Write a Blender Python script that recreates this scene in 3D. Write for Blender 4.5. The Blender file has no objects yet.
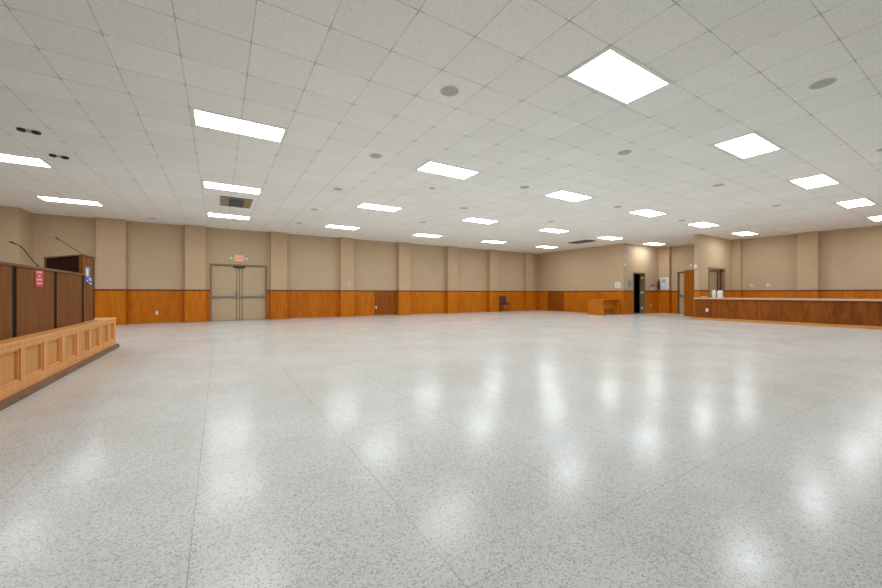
import bpy, bmesh, math, random
from mathutils import Vector, Matrix
random.seed(7)
sc = bpy.context.scene
col = sc.collection
PI = math.pi
# ------------------------------------------------------------------ dimensions
YAW = 0.55172
EYE = 1.055
H = 3.528                       # ceiling height
G = 0.6096                      # ceiling tile
OX, OY = 0.2707, -0.2596        # ceiling grid origin
YB, YP = 16.10, 15.85           # back wall, pilaster face
XR, XP = 20.50, 20.24           # right wall, pilaster face
ZW = 1.19                       # top of wainscot rail

def lin(c):
    return tuple(((v/255)/12.92 if v/255 <= 0.04045 else ((v/255+0.055)/1.055)**2.4) for v in c)

# ------------------------------------------------------------------ materials
def newmat(name):
    m = bpy.data.materials.new(name); m.use_nodes = True
    nt = m.node_tree; b = nt.nodes['Principled BSDF']
    return m, nt, b
def N(nt, t, **kw):
    n = nt.nodes.new(t)
    for k, v in kw.items(): setattr(n, k, v)
    return n
def math_(nt, op, a, b=None, c=None):
    n = N(nt, 'ShaderNodeMath', operation=op)
    for i, v in enumerate((a, b, c)):
        if v is None: continue
        if isinstance(v, (int, float)): n.inputs[i].default_value = v
        else: nt.links.new(v, n.inputs[i])
    return n.outputs[0]
def mixc(nt, fac, a, b, mode='MIX'):
    n = N(nt, 'ShaderNodeMix', data_type='RGBA', blend_type=mode)
    for i, v in ((0, fac), (6, a), (7, b)):
        if isinstance(v, (int, float)): n.inputs[i].default_value = v
        elif isinstance(v, tuple): n.inputs[i].default_value = (*v[:3], 1)
        else: nt.links.new(v, n.inputs[i])
    return n.outputs[2]
def pos(nt, scale=(1, 1, 1), src='world'):
    if src == 'world': o = N(nt, 'ShaderNodeNewGeometry').outputs['Position']
    else: o = N(nt, 'ShaderNodeTexCoord').outputs['Object']
    mp = N(nt, 'ShaderNodeMapping'); mp.inputs['Scale'].default_value = scale
    nt.links.new(o, mp.inputs['Vector']); return mp.outputs[0]
def noise(nt, vec, scale, detail=3, rough=0.5, dist=0.0):
    n = N(nt, 'ShaderNodeTexNoise'); nt.links.new(vec, n.inputs['Vector'])
    n.inputs['Scale'].default_value = scale; n.inputs['Detail'].default_value = detail
    n.inputs['Roughness'].default_value = rough; n.inputs['Distortion'].default_value = dist
    return n.outputs['Fac']
def ramp(nt, fac, stops):
    r = N(nt, 'ShaderNodeValToRGB'); nt.links.new(fac, r.inputs[0])
    el = r.color_ramp.elements
    while len(el) < len(stops): el.new(0.5)
    for e, (p, c) in zip(el, stops):
        e.position = p; e.color = (*c, 1) if isinstance(c, tuple) else (c, c, c, 1)
    return r.outputs[0]
def bump(nt, b, h, strength, dist):
    n = N(nt, 'ShaderNodeBump'); n.inputs['Strength'].default_value = strength
    n.inputs['Distance'].default_value = dist
    nt.links.new(h, n.inputs['Height']); nt.links.new(n.outputs[0], b.inputs['Normal'])

def plain(name, rgb, rough=0.6, metal=0.0, emit=None):
    m, nt, b = newmat(name)
    b.inputs['Base Color'].default_value = (*lin(rgb), 1)
    b.inputs['Roughness'].default_value = rough; b.inputs['Metallic'].default_value = metal
    v = noise(nt, pos(nt, src='obj'), 40, 2)
    c = mixc(nt, v, tuple(x*0.93 for x in lin(rgb)), tuple(min(1, x*1.06) for x in lin(rgb)))
    nt.links.new(c, b.inputs['Base Color'])
    return m
def wood(name, dark, mid, light, rough=0.4, fig=0.35, grain=70, vert=True, spec=0.4):
    """veneer: fine vertical grain, broad figure, a little change from board to board"""
    m, nt, b = newmat(name)
    s = (1, 1, 0.035) if vert else (1, 0.035, 1)
    f = noise(nt, pos(nt, s), grain, 5, 0.6, 0.2)
    s2 = (1, 1, 0.22) if vert else (1, 0.22, 1)
    g = noise(nt, pos(nt, s2), 5, 3, 0.55, 1.2)
    w = math_(nt, 'ADD', math_(nt, 'MULTIPLY', f, 1-fig), math_(nt, 'MULTIPLY', g, fig))
    oi = N(nt, 'ShaderNodeObjectInfo').outputs['Random']
    w = math_(nt, 'ADD', w, math_(nt, 'MULTIPLY', math_(nt, 'SUBTRACT', oi, 0.5), 0.10))
    c = ramp(nt, w, [(0.33, lin(dark)), (0.5, lin(mid)), (0.68, lin(light))])
    nt.links.new(c, b.inputs['Base Color'])
    b.inputs['Roughness'].default_value = rough
    b.inputs['Specular IOR Level'].default_value = spec
    bump(nt, b, f, 0.12, 0.002)
    return m

M = {}
# painted ribbed vinyl wall covering
def wallmat(name, rgb):
    m, nt, b = newmat(name)
    f = noise(nt, pos(nt, (1, 1, 0.02)), 120, 3, 0.6)
    g = noise(nt, pos(nt), 1.3, 3)
    v = math_(nt, 'ADD', math_(nt, 'MULTIPLY', f, 0.6), math_(nt, 'MULTIPLY', g, 0.4))
    c = ramp(nt, v, [(0.3, tuple(x*0.93 for x in lin(rgb))), (0.7, tuple(x*1.06 for x in lin(rgb)))])
    nt.links.new(c, b.inputs['Base Color']); b.inputs['Roughness'].default_value = 0.62
    b.inputs['Specular IOR Level'].default_value = 0.25
    bump(nt, b, f, 0.15, 0.002)
    return m
M['wall'] = wallmat('tan_wall_vinyl', (198, 173, 142))
M['pilaster'] = wallmat('pilaster_vinyl', (200, 171, 139))
M['wain'] = wood('honey_oak_wainscot', (166, 88, 6), (198, 110, 10), (216, 128, 16), 0.45, spec=0.22)
M['wain2'] = wood('amber_wainscot_darker', (122, 60, 8), (146, 78, 12), (164, 92, 18), 0.45, spec=0.22)
M['rail'] = wood('dark_wainscot_rail', (92, 40, 10), (112, 54, 14), (126, 64, 20), 0.4, vert=False)
M['base'] = wood('light_baseboard', (160, 98, 40), (184, 118, 56), (198, 132, 68), 0.45, vert=False)
M['stage'] = wood('light_oak_stage', (208, 142, 80), (226, 160, 94), (238, 176, 106), 0.5, fig=0.3)
M['stage_in'] = wood('light_oak_stage_inset', (188, 126, 68), (206, 144, 80), (220, 160, 92), 0.5, fig=0.3)
M['toe'] = wood('brown_toe_board', (104, 74, 48), (122, 90, 62), (138, 104, 74), 0.5, vert=False)
M['deck'] = wood('stage_deck', (140, 96, 54), (164, 118, 70), (180, 134, 84), 0.4, vert=False)
M['screen'] = wood('brown_laminate', (99, 56, 18), (121, 72, 26), (140, 86, 34), 0.5, spec=0.2, fig=0.45)
M['post'] = wood('gap_shade_post', (18, 7, 3), (24, 10, 4), (32, 14, 6), 0.6, spec=0.1)  # near-black: shade of the panel gaps put into the wood colour
M['lect'] = wood('dark_red_brown', (38, 14, 4), (48, 20, 6), (60, 28, 10), 0.55, spec=0.12)  # dark lectern sides, shade of the recess put into the wood colour
M['cap'] = wood('brown_cap', (98, 64, 38), (116, 80, 52), (132, 96, 66), 0.4, vert=False)
M['ply'] = wood('bar_plywood', (108, 54, 6), (136, 72, 10), (160, 88, 18), 0.45, fig=0.6, grain=45, spec=0.2)
M['kick'] = wood('bar_kick', (184, 120, 54), (204, 140, 70), (216, 154, 84), 0.4, vert=False)
M['slab'] = wood('door_veneer', (140, 74, 6), (162, 88, 8), (176, 102, 12), 0.45, spec=0.2)
M['desk'] = wood('desk_oak', (176, 98, 20), (200, 118, 30), (214, 134, 40), 0.45, spec=0.25)
M['top'] = plain('pinkish_laminate', (206, 170, 142), 0.35)
M['white'] = plain('white_plastic', (232, 230, 224), 0.4)
M['cream'] = plain('cream_plastic', (228, 216, 186), 0.4)
M['metal'] = plain('brushed_metal', (150, 146, 140), 0.35, 0.9)
M['darkmetal'] = plain('dark_bronze', (70, 56, 44), 0.45, 0.5)
M['door'] = plain('beige_painted_door', (194, 170, 138), 0.5)
M['frame'] = plain('beige_frame', (140, 118, 88), 0.5)
M['frame_dark'] = plain('brown_frame', (112, 80, 50), 0.5)
M['grey_deck'] = plain('grey_bounce_deck', (150, 148, 144), 0.95)  # invented surface for the unseen deck, grey to tame warm bounce
M['black'] = plain('black_matt', (22, 20, 20), 0.55)
M['red'] = plain('red_sign', (206, 56, 52), 0.5)
M['extred'] = plain('extinguisher_red', (120, 24, 26), 0.35)
M['paper'] = plain('white_paper', (224, 226, 230), 0.7)
M['printed'] = plain('grey_print', (120, 124, 132), 0.7)
M['blue'] = plain('blue_print', (62, 100, 176), 0.6)
M['bluegrey'] = plain('blue_grey_poster', (150, 166, 188), 0.6)
M['speaker'] = plain('grey_speaker_mesh', (182, 182, 174), 0.6)
M['perf'] = plain('tan_perforated', (158, 138, 112), 0.6)
M['grille'] = plain('blue_grey_grille', (172, 175, 184), 0.5)
M['purple'] = plain('plum_vinyl', (92, 58, 60), 0.5)
M['dimwhite'] = plain('off_white', (206, 200, 188), 0.5)
M['vdark'] = plain('brown_vent', (118, 100, 80), 0.6)
M['void'] = plain('unlit_dark_backing', (40, 36, 32), 0.9)  # darkness of unlit spaces put into the colour

# ceiling: white mineral tiles in a thin grid
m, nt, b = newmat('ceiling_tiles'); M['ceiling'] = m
P = N(nt, 'ShaderNodeNewGeometry').outputs['Position']
sx = N(nt, 'ShaderNodeSeparateXYZ'); nt.links.new(P, sx.inputs[0])
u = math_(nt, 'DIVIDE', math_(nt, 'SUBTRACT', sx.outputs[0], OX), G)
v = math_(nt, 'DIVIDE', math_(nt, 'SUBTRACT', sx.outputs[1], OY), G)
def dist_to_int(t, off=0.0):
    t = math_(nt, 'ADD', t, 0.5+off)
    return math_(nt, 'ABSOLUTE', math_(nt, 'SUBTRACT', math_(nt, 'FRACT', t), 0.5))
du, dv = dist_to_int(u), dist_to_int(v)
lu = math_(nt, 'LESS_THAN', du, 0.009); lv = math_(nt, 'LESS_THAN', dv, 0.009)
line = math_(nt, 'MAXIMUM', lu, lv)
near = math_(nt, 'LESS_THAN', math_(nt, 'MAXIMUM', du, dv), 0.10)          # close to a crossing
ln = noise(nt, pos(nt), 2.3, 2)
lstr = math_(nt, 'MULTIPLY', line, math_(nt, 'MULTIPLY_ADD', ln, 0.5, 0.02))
cross = math_(nt, 'MULTIPLY', math_(nt, 'MULTIPLY', line, near), 0.28)  # joints darker near crossings: shade of the tile gaps painted in
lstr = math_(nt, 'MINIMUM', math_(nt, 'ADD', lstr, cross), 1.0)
fv = N(nt, 'ShaderNodeCombineXYZ')
nt.links.new(math_(nt, 'FLOOR', u), fv.inputs[0]); nt.links.new(math_(nt, 'FLOOR', v), fv.inputs[1])
wn = N(nt, 'ShaderNodeTexWhiteNoise'); nt.links.new(fv.outputs[0], wn.inputs['Vector'])
worm = noise(nt, pos(nt), 75, 3, 0.6, 1.5)
wv = ramp(nt, worm, [(0.36, 0.80), (0.50, 1.0)])
tile = mixc(nt, 1.0, lin((252, 250, 246)), wv, 'MULTIPLY')
tv = math_(nt, 'MULTIPLY_ADD', wn.outputs['Value'], 0.05, 0.95)
tile = mixc(nt, 1.0, tile, tv, 'MULTIPLY')
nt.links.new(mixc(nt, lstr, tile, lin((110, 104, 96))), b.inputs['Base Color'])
b.inputs['Roughness'].default_value = 0.9; b.inputs['Specular IOR Level'].default_value = 0.15
hh = math_(nt, 'SUBTRACT', worm, math_(nt, 'MULTIPLY', line, 0.8))
bump(nt, b, hh, 0.35, 0.004)

# floor: polished speckled terrazzo slabs
m, nt, b = newmat('terrazzo_floor'); M['floor'] = m
P = N(nt, 'ShaderNodeNewGeometry').outputs['Position']
sx = N(nt, 'ShaderNodeSeparateXYZ'); nt.links.new(P, sx.inputs[0])
u = math_(nt, 'DIVIDE', math_(nt, 'ADD', sx.outputs[0], 0.10), 0.857)
v = math_(nt, 'DIVIDE', math_(nt, 'SUBTRACT', sx.outputs[1], 1.05), 0.857)
def dd(t):
    t = math_(nt, 'ADD', t, 0.5)
    return math_(nt, 'ABSOLUTE', math_(nt, 'SUBTRACT', math_(nt, 'FRACT', t), 0.5))
wob = math_(nt, 'MULTIPLY', math_(nt, 'SUBTRACT', noise(nt, pos(nt), 3, 2), 0.5), 0.004)
su = math_(nt, 'LESS_THAN', math_(nt, 'ADD', dd(u), wob), 0.0027)
sv = math_(nt, 'LESS_THAN', math_(nt, 'ADD', dd(v), wob), 0.0023)
seam = math_(nt, 'MAXIMUM', su, math_(nt, 'MULTIPLY', sv, 0.85))
seamf = math_(nt, 'MULTIPLY', seam, math_(nt, 'MULTIPLY_ADD', noise(nt, pos(nt), 1.1, 3), 1.1, -0.12))
vo = N(nt, 'ShaderNodeTexVoronoi'); nt.links.new(pos(nt), vo.inputs['Vector']); vo.inputs['Scale'].default_value = 170
cr = N(nt, 'ShaderNodeSeparateColor'); nt.links.new(vo.outputs['Color'], cr.inputs[0])
chip = ramp(nt, cr.outputs[0], [(0.0, lin((176, 171, 163))), (0.14, lin((199, 198, 193))), (0.3, lin((216, 218, 217))), (1.0, lin((229, 233, 234)))])
vo2 = N(nt, 'ShaderNodeTexVoronoi'); nt.links.new(pos(nt), vo2.inputs['Vector']); vo2.inputs['Scale'].default_value = 120
cr2 = N(nt, 'ShaderNodeSeparateColor'); nt.links.new(vo2.outputs['Color'], cr2.inputs[0])
big = math_(nt, 'MULTIPLY', math_(nt, 'LESS_THAN', vo2.outputs['Distance'], 0.235), math_(nt, 'GREATER_THAN', cr2.outputs[1], 0.78))
c = mixc(nt, math_(nt, 'MULTIPLY', big, 0.36), chip, lin((150, 142, 130)))
cloud = noise(nt, pos(nt), 0.9, 5, 0.6)
c = mixc(nt, 1.0, c, ramp(nt, cloud, [(0.3, lin((240, 236, 230))), (0.7, lin((255, 255, 255)))]), 'MULTIPLY')
# sparse dark scuffs
vo3 = N(nt, 'ShaderNodeTexVoronoi'); nt.links.new(pos(nt), vo3.inputs['Vector']); vo3.inputs['Scale'].default_value = 1.7
spot = math_(nt, 'MULTIPLY', math_(nt, 'LESS_THAN', math_(nt, 'ADD', vo3.outputs['Distance'], math_(nt, 'MULTIPLY', noise(nt, pos(nt), 60, 2), 0.02)), 0.018), 0.6)
c = mixc(nt, spot, c, lin((90, 84, 78)))
c = mixc(nt, seamf, c, lin((120, 114, 106)))
nt.links.new(c, b.inputs['Base Color'])
rn = noise(nt, pos(nt), 7, 5, 0.65)
rr = math_(nt, 'ADD', math_(nt, 'MULTIPLY_ADD', rn, 0.18, 0.085), math_(nt, 'MULTIPLY', cr.outputs[2], 0.07))
nt.links.new(rr, b.inputs['Roughness'])
b.inputs['IOR'].default_value = 1.265
hn = math_(nt, 'ADD', math_(nt, 'MULTIPLY', noise(nt, pos(nt), 9, 3), 1.0), math_(nt, 'MULTIPLY', noise(nt, pos(nt), 90, 2), 0.15))
bump(nt, b, hn, 0.06, 0.004)

# lamp diffuser
m, nt, b = newmat('lit_diffuser'); M['lamp'] = m
b.inputs['Base Color'].default_value = (0.9, 0.9, 0.9, 1)
oc = N(nt, 'ShaderNodeTexCoord').outputs['Object']
sx = N(nt, 'ShaderNodeSeparateXYZ'); nt.links.new(oc, sx.inputs[0])
st = math_(nt, 'COSINE', math_(nt, 'MULTIPLY', sx.outputs[1], 2*PI/0.19))
es = math_(nt, 'MULTIPLY_ADD', st, 1.2, 9.0)
b.inputs['Emission Color'].default_value = (0.925, 0.985, 1.02, 1)
nt.links.new(es, b.inputs['Emission Strength'])
m, nt, b = newmat('exit_glow'); M['exit'] = m
b.inputs['Base Color'].default_value = (*lin((222, 70, 60)), 1)
b.inputs['Emission Color'].default_value = (*lin((230, 70, 60)), 1); b.inputs['Emission Strength'].default_value = 0.55

# ------------------------------------------------------------------ mesh helpers
def BM(): return bmesh.new()
def box(bm, x0, x1, y0, y1, z0, z1, bev=0.0):
    r = bmesh.ops.create_cube(bm, size=1)
    vs = r['verts']
    bmesh.ops.scale(bm, vec=(abs(x1-x0), abs(y1-y0), abs(z1-z0)), verts=vs)
    bmesh.ops.translate(bm, vec=((x0+x1)/2, (y0+y1)/2, (z0+z1)/2), verts=vs)
    if bev > 0:
        es = list({e for v_ in vs for e in v_.link_edges})
        bmesh.ops.bevel(bm, geom=es, offset=bev, segments=2, profile=0.7, affect='EDGES')
    return bm
def mbox(*a, bev=0.0): return box(BM(), *a, bev=bev)
def cyl(bm, p, q, r1, r2=None, seg=20, cap=True):
    p, q = Vector(p), Vector(q); r2 = r1 if r2 is None else r2
    d = q-p
    mt = Matrix.Translation((p+q)/2) @ d.to_track_quat('Z', 'Y').to_matrix().to_4x4()
    bmesh.ops.create_cone(bm, cap_ends=cap, segments=seg, radius1=r1, radius2=r2, depth=d.length, matrix=mt)
    return bm
def ball(bm, c, r, s=(1, 1, 1), seg=20):
    mt = Matrix.Translation(c) @ Matrix.Diagonal((*s, 1))
    bmesh.ops.create_uvsphere(bm, u_segments=seg, v_segments=seg//2, radius=r, matrix=mt); return bm
def lathe(bm, c, prof, seg=32):
    """prof: (radius, z) pairs around the vertical axis at c"""
    rings = []
    for r, z in prof:
        rings.append([bm.verts.new((c[0]+r*math.cos(2*PI*i/seg), c[1]+r*math.sin(2*PI*i/seg), c[2]+z)) for i in range(seg)])
    for a, b_ in zip(rings, rings[1:]):
        for i in range(seg):
            bm.faces.new((a[i], a[(i+1) % seg], b_[(i+1) % seg], b_[i]))
    for r_ in (rings[0], rings[-1]):
        try: bm.faces.new(r_)
        except Exception: pass
    return bm
def tube(bm, pts, r, seg=10):
    pts = [Vector(p) for p in pts]; rings = []
    for i, p in enumerate(pts):
        d = (pts[min(i+1, len(pts)-1)] - pts[max(i-1, 0)]).normalized()
        q = d.to_track_quat('Z', 'Y')
        rr_ = r[i] if isinstance(r, (list, tuple)) else r
        rings.append([bm.verts.new(p + q @ Vector((rr_*math.cos(2*PI*k/seg), rr_*math.sin(2*PI*k/seg), 0))) for k in range(seg)])
    for a, b_ in zip(rings, rings[1:]):
        for i in range(seg): bm.faces.new((a[i], a[(i+1) % seg], b_[(i+1) % seg], b_[i]))
    bm.faces.new(rings[0]); bm.faces.new(rings[-1]); return bm
def rot(bm, ang, c):
    bmesh.ops.rotate(bm, cent=c, matrix=Matrix.Rotation(ang, 3, 'Z'), verts=bm.verts); return bm
def origin_of(p):
    o = Vector((0, 0, 0))
    while p is not None: o += p.location; p = p.parent
    return o
def obj(name, bm, mat, parent=None, at=None, smooth=False):
    """shape given in world coordinates; at = its own origin (world)"""
    base = origin_of(parent)
    loc = Vector(at) if at is not None else (base if parent is not None else Vector((0, 0, 0)))
    bmesh.ops.recalc_face_normals(bm, faces=bm.faces)
    bmesh.ops.translate(bm, vec=-loc, verts=bm.verts)
    me = bpy.data.meshes.new(name); bm.to_mesh(me); bm.free()
    me.materials.append(M[mat])
    if smooth:
        for p_ in me.polygons: p_.use_smooth = True
        try: me.set_sharp_from_angle(angle=math.radians(40))
        except Exception: pass
    o = bpy.data.objects.new(name, me); col.objects.link(o); o.location = loc-base
    if parent is not None: o.parent = parent
    return o
def tag(o, label, cat, group=None):
    o['label'] = label; o['category'] = cat
    if group: o['group'] = group
    return o
def thing(name, label, cat, loc, group=None):
    o = bpy.data.objects.new(name, None); o.empty_display_size = 0.1; col.objects.link(o); o.location = loc
    return tag(o, label, cat, group)
def struct(name, bm, mat, parent=None):
    o = obj(name, bm, mat, parent)
    if parent is None: o['kind'] = 'structure'
    return o
def structure(name, loc):
    o = bpy.data.objects.new(name, None); o.empty_display_size = 0.1; col.objects.link(o); o.location = loc
    o['kind'] = 'structure'; return o
def dup(root, loc, label, group=None):
    def cp(o, parent):
        c = o.copy(); col.objects.link(c)
        if parent is not None: c.parent = parent
        for ch in kids[o.name]: cp(ch, c)
        return c
    kids = {}
    def scan(o):
        kids[o.name] = list(o.children)
        for ch in o.children: scan(ch)
    scan(root)
    r = cp(root, None); r.location = loc; r['label'] = label
    if group: r['group'] = group
    return r

# ------------------------------------------------------------------ shell
struct('floor', mbox(-9.2, 20.8, -9.2, 16.4, -0.1, 0), 'floor')
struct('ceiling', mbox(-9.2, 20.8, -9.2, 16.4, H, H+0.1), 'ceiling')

# back wall with the double-door opening
DX0, DX1, DZ = -0.24, 1.60, 2.125
bm = BM()
box(bm, -4.90, DX0, YB, YB+0.2, 0, H); box(bm, DX1, 20.7, YB, YB+0.2, 0, H); box(bm, DX0, DX1, YB, YB+0.2, DZ, H)
wall_back = struct('wall_back', bm, 'wall')
pil = [(-3.40, -2.67), (-1.04, -0.42), (1.77, 2.37), (4.57, 5.18), (7.38, 8.00), (10.19, 10.82), (13.0, 13.62), (15.81, 16.40)]
for a, c_ in pil:
    p = obj('pilaster', mbox(a, c_, YP, YB+0.02, 0, H, bev=0.004), 'pilaster', wall_back)
# wainscot along a run: face plane, pieces split into veneer sheets
def wains(parent, axis, face, a, c_, depth=0.018, mat='wain', splits=None, dirn=-1, darker=()):
    cuts = [a] + list(splits or []) + [c_]
    for i, (s, e) in enumerate(zip(cuts, cuts[1:])):
        mm = 'wain2' if i in darker else mat
        f1 = face + dirn*depth
        z1 = ZW-0.045
        if axis == 'x': bmx = mbox(s+0.0015, e-0.0015, min(face, f1), max(face, f1), 0.0, z1)
        else: bmx = mbox(min(face, f1), max(face, f1), s+0.0015, e-0.0015, 0.0, z1)
        obj('wainscot_panel', bmx, mm, parent)
    f2 = face + dirn*(depth+0.014)
    if axis == 'x': r_ = mbox(a, c_, min(face, f2), max(face, f2), ZW-0.045, ZW, bev=0.004)
    else: r_ = mbox(min(face, f2), max(face, f2), a, c_, ZW-0.045, ZW, bev=0.004)
    obj('chair_rail', r_, 'rail', parent)
    f2 = face + dirn*(depth+0.008)
    if axis == 'x': r_ = mbox(a, c_, min(face, f2), max(face, f2), 0, 0.045)
    else: r_ = mbox(min(face, f2), max(face, f2), a, c_, 0, 0.045)
    obj('base_strip', r_, 'base', parent)
bays = [(-4.90, -3.40), (-2.67, -1.04), (-0.42, DX0-0.05), (DX1+0.05, 1.77), (2.37, 4.57), (5.18, 7.38), (8.0, 10.19), (10.82, 13.0), (13.62, 15.81), (16.40, 17.0)]
for a, c_ in bays:
    if (a, c_) == (5.18, 7.38): wains(wall_back, 'x', YB, a, c_, splits=[6.22], darker=(1,))
    elif c_-a > 1.5: wains(wall_back, 'x', YB, a, c_, splits=[a+1.22] if c_-a > 1.7 else None)
    else: wains(wall_back, 'x', YB, a, c_)
for a, c_ in pil:
    wains(wall_back, 'x', YP, a, c_, depth=0.012)
    for xe, dn in ((a, -1), (c_, 1)):
        f = xe+dn*0.012
        obj('wainscot_return', mbox(min(xe, f), max(xe, f), YP-0.012, YB-0.018, 0, ZW-0.045), 'wain', wall_back)
        f = xe+dn*0.026
        obj('chair_rail', mbox(min(xe, f), max(xe, f), YP-0.026, YB-0.032, ZW-0.045, ZW), 'rail', wall_back)

# jog at the far left, walls out of view
bm = BM(); box(bm, -9.2, -4.90, 15.22, 15.42, 0, H); box(bm, -5.1, -4.90, 15.42, YB+0.2, 0, H)
wl = struct('wall_back_left', bm, 'wall')
wains(wl, 'x', 15.22, -9.0, -4.90); wains(wl, 'y', -4.90, 15.20, YB-0.02, dirn=1)
struct('wall_left', mbox(-9.2, -9.0, -9.2, 15.22, 0, H), 'wall')
struct('wall_front', mbox(-9.0, XR, -9.2, -9.0, 0, H), 'wall')

# right wall, with a double exit door in the alcove
F2_ = 7.17
EY0, EY1 = 7.86, 9.56
bm = BM()
box(bm, XR, XR+0.2, -9.2, EY0, 0, H); box(bm, XR, XR+0.2, EY1, YB, 0, H); box(bm, XR, XR+0.2, EY0, EY1, 2.13, H)
wall_right = struct('wall_right', bm, 'wall')
for a, c_ in [(-6.6, -6.0), (-3.9, -3.3), (-1.1, -0.5), (1.6, 2.2), (4.36, 4.96), (6.86, F2_), (9.91, 10.45)]:
    obj('pilaster', mbox(XP, XR+0.02, a, c_, 0, H, bev=0.004), 'pilaster', wall_right)
    wains(wall_right, 'y', XP, a, c_, depth=0.012)
    if a != 6.86 or True:
        obj('wainscot_return', mbox(XP-0.012, XR-0.018, a-0.012, a, 0, ZW-0.045), 'wain', wall_right)
        obj('chair_rail', mbox(XP-0.026, XR-0.032, a-0.026, a, ZW-0.045, ZW), 'rail', wall_right)
for a, c_ in [(-9, -6.6), (-6.0, -3.9), (-3.3, -1.1), (-0.5, 1.6), (2.2, 4.36), (4.96, 6.86), (7.33, EY0-0.05), (EY1+0.05, 9.91)]:
    wains(wall_right, 'y', XR, a, c_, splits=[a+1.22] if c_-a > 1.5 else None)

# side room (far) : wall facing left and wall with the dark doorway
struct('wall_side_room', mbox(17.0, 17.2, 10.67, YB, 0, H), 'wall')
wsr = bpy.data.objects['wall_side_room']
wains(wsr, 'y', 17.0, 10.45, YB-0.02, splits=[11.6, 12.82, 14.04, 15.26], darker=(3,))
D1, D2, DH1 = 17.86, 18.86, 2.07
F1 = 10.45
bm = BM(); box(bm, 17.0, D1, F1, F1+0.22, 0, H); box(bm, D2, XR, F1, F1+0.22, 0, H); box(bm, D1, D2, F1, F1+0.22, DH1, H)
wd = struct('wall_doorway', bm, 'wall')
wains(wd, 'x', F1, 17.0, D1-0.05, mat='wain'); wains(wd, 'x', F1, D2+0.05, XP, mat='wain')
obj('corner_bead', mbox(16.98, 17.0, F1-0.02, F1+0.0, 0, ZW), 'base', wd)
d3 = structure('door_3', ((D1+D2)/2, F1, 0))
bm = BM(); box(bm, D1-0.03, D1+0.01, F1-0.03, F1+0.24, 0, DH1+0.05); box(bm, D2-0.01, D2+0.05, F1-0.03, F1+0.24, 0, DH1+0.05); box(bm, D1+0.01, D2-0.01, F1-0.03, F1+0.24, DH1-0.01, DH1+0.05)
obj('door_frame', bm, 'frame', d3)
for z in (0.28, 1.10, 1.86):
    hb = BM(); box(hb, D2-0.018, D2-0.01, F1+0.06, F1+0.15, z-0.05, z+0.05); cyl(hb, (D2-0.022, F1+0.155, z-0.06), (D2-0.022, F1+0.155, z+0.06), 0.012)
    obj('hinge', hb, 'white', d3)
# the unlit room behind it has its darkness put into the lining colour
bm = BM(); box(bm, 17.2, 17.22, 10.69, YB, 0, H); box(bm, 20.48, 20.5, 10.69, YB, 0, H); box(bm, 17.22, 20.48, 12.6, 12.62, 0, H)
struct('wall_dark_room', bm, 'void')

# near wing wall with the second doorway
F2 = 7.17; T2 = 0.16
E1, E2, DH2 = 17.93, 19.42, 2.13
bm = BM(); box(bm, 17.0, E1, F2, F2+T2, 0, H); box(bm, E2, XR, F2, F2+T2, 0, H); box(bm, E1, E2, F2, F2+T2, DH2, H)
ww = struct('wall_wing', bm, 'wall')
wains(ww, 'x', F2, 17.0, E1-0.05); wains(ww, 'x', F2, E2+0.05, XP)
wains(ww, 'y', 17.0, F2, F2+T2, depth=0.014)
obj('corner_bead', mbox(16.98, 17.0, F2-0.022, F2-0.0, 0, ZW), 'base', ww)
d4 = structure('door_4', (E1, F2, 0))
bm = BM(); box(bm, E1-0.05, E1+0.01, F2-0.03, F2+T2+0.02, 0, DH2+0.05); box(bm, E2-0.01, E2+0.05, F2-0.03, F2+T2+0.02, 0, DH2+0.05); box(bm, E1+0.01, E2-0.01, F2-0.03, F2+T2+0.02, DH2-0.01, DH2+0.05)
obj('door_frame', bm, 'frame', d4)
obj('door_stop', mbox(E2-0.04, E2-0.01, F2+T2-0.06, F2+T2, 0, DH2-0.01), 'rail', d4)
# orange veneer leaf swung wide open behind the wing wall
hx, hy = E1+0.02, F2+T2+0.05
ang = math.atan2(8.27-hy, 18.27-hx)
def leafbox(bm, u0, u1, w0, w1, z0, z1, bev=0):
    b2 = mbox(u0, u1, w0, w1, z0, z1, bev=bev); rot(b2, ang, (0, 0, 0))
    bmesh.ops.translate(b2, vec=(hx, hy, 0), verts=b2.verts)
    me = bpy.data.meshes.new('t'); b2.to_mesh(me); b2.free(); bm.from_mesh(me); bpy.data.meshes.remove(me); return bm
leaf = obj('door_leaf', leafbox(BM(), 0, 0.95, 0.0, 0.045, 0.012, 2.12, 0.002), 'slab', d4)
kb = BM(); kx = hx+math.cos(ang)*0.88; ky = hy+math.sin(ang)*0.88
nx, ny = -math.sin(ang), math.cos(ang)
cyl(kb, (kx+nx*0.045, ky+ny*0.045, 1.0), (kx+nx*0.09, ky+ny*0.09, 1.0), 0.012); ball(kb, (kx+nx*0.11, ky+ny*0.11, 1.0), 0.032)
cyl(kb, (kx, ky, 1.0), (kx-nx*0.05, ky-ny*0.05, 1.0), 0.012); ball(kb, (kx-nx*0.07, ky-ny*0.07, 1.0), 0.032)
obj('door_knob', kb, 'metal', leaf, smooth=True)

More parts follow.
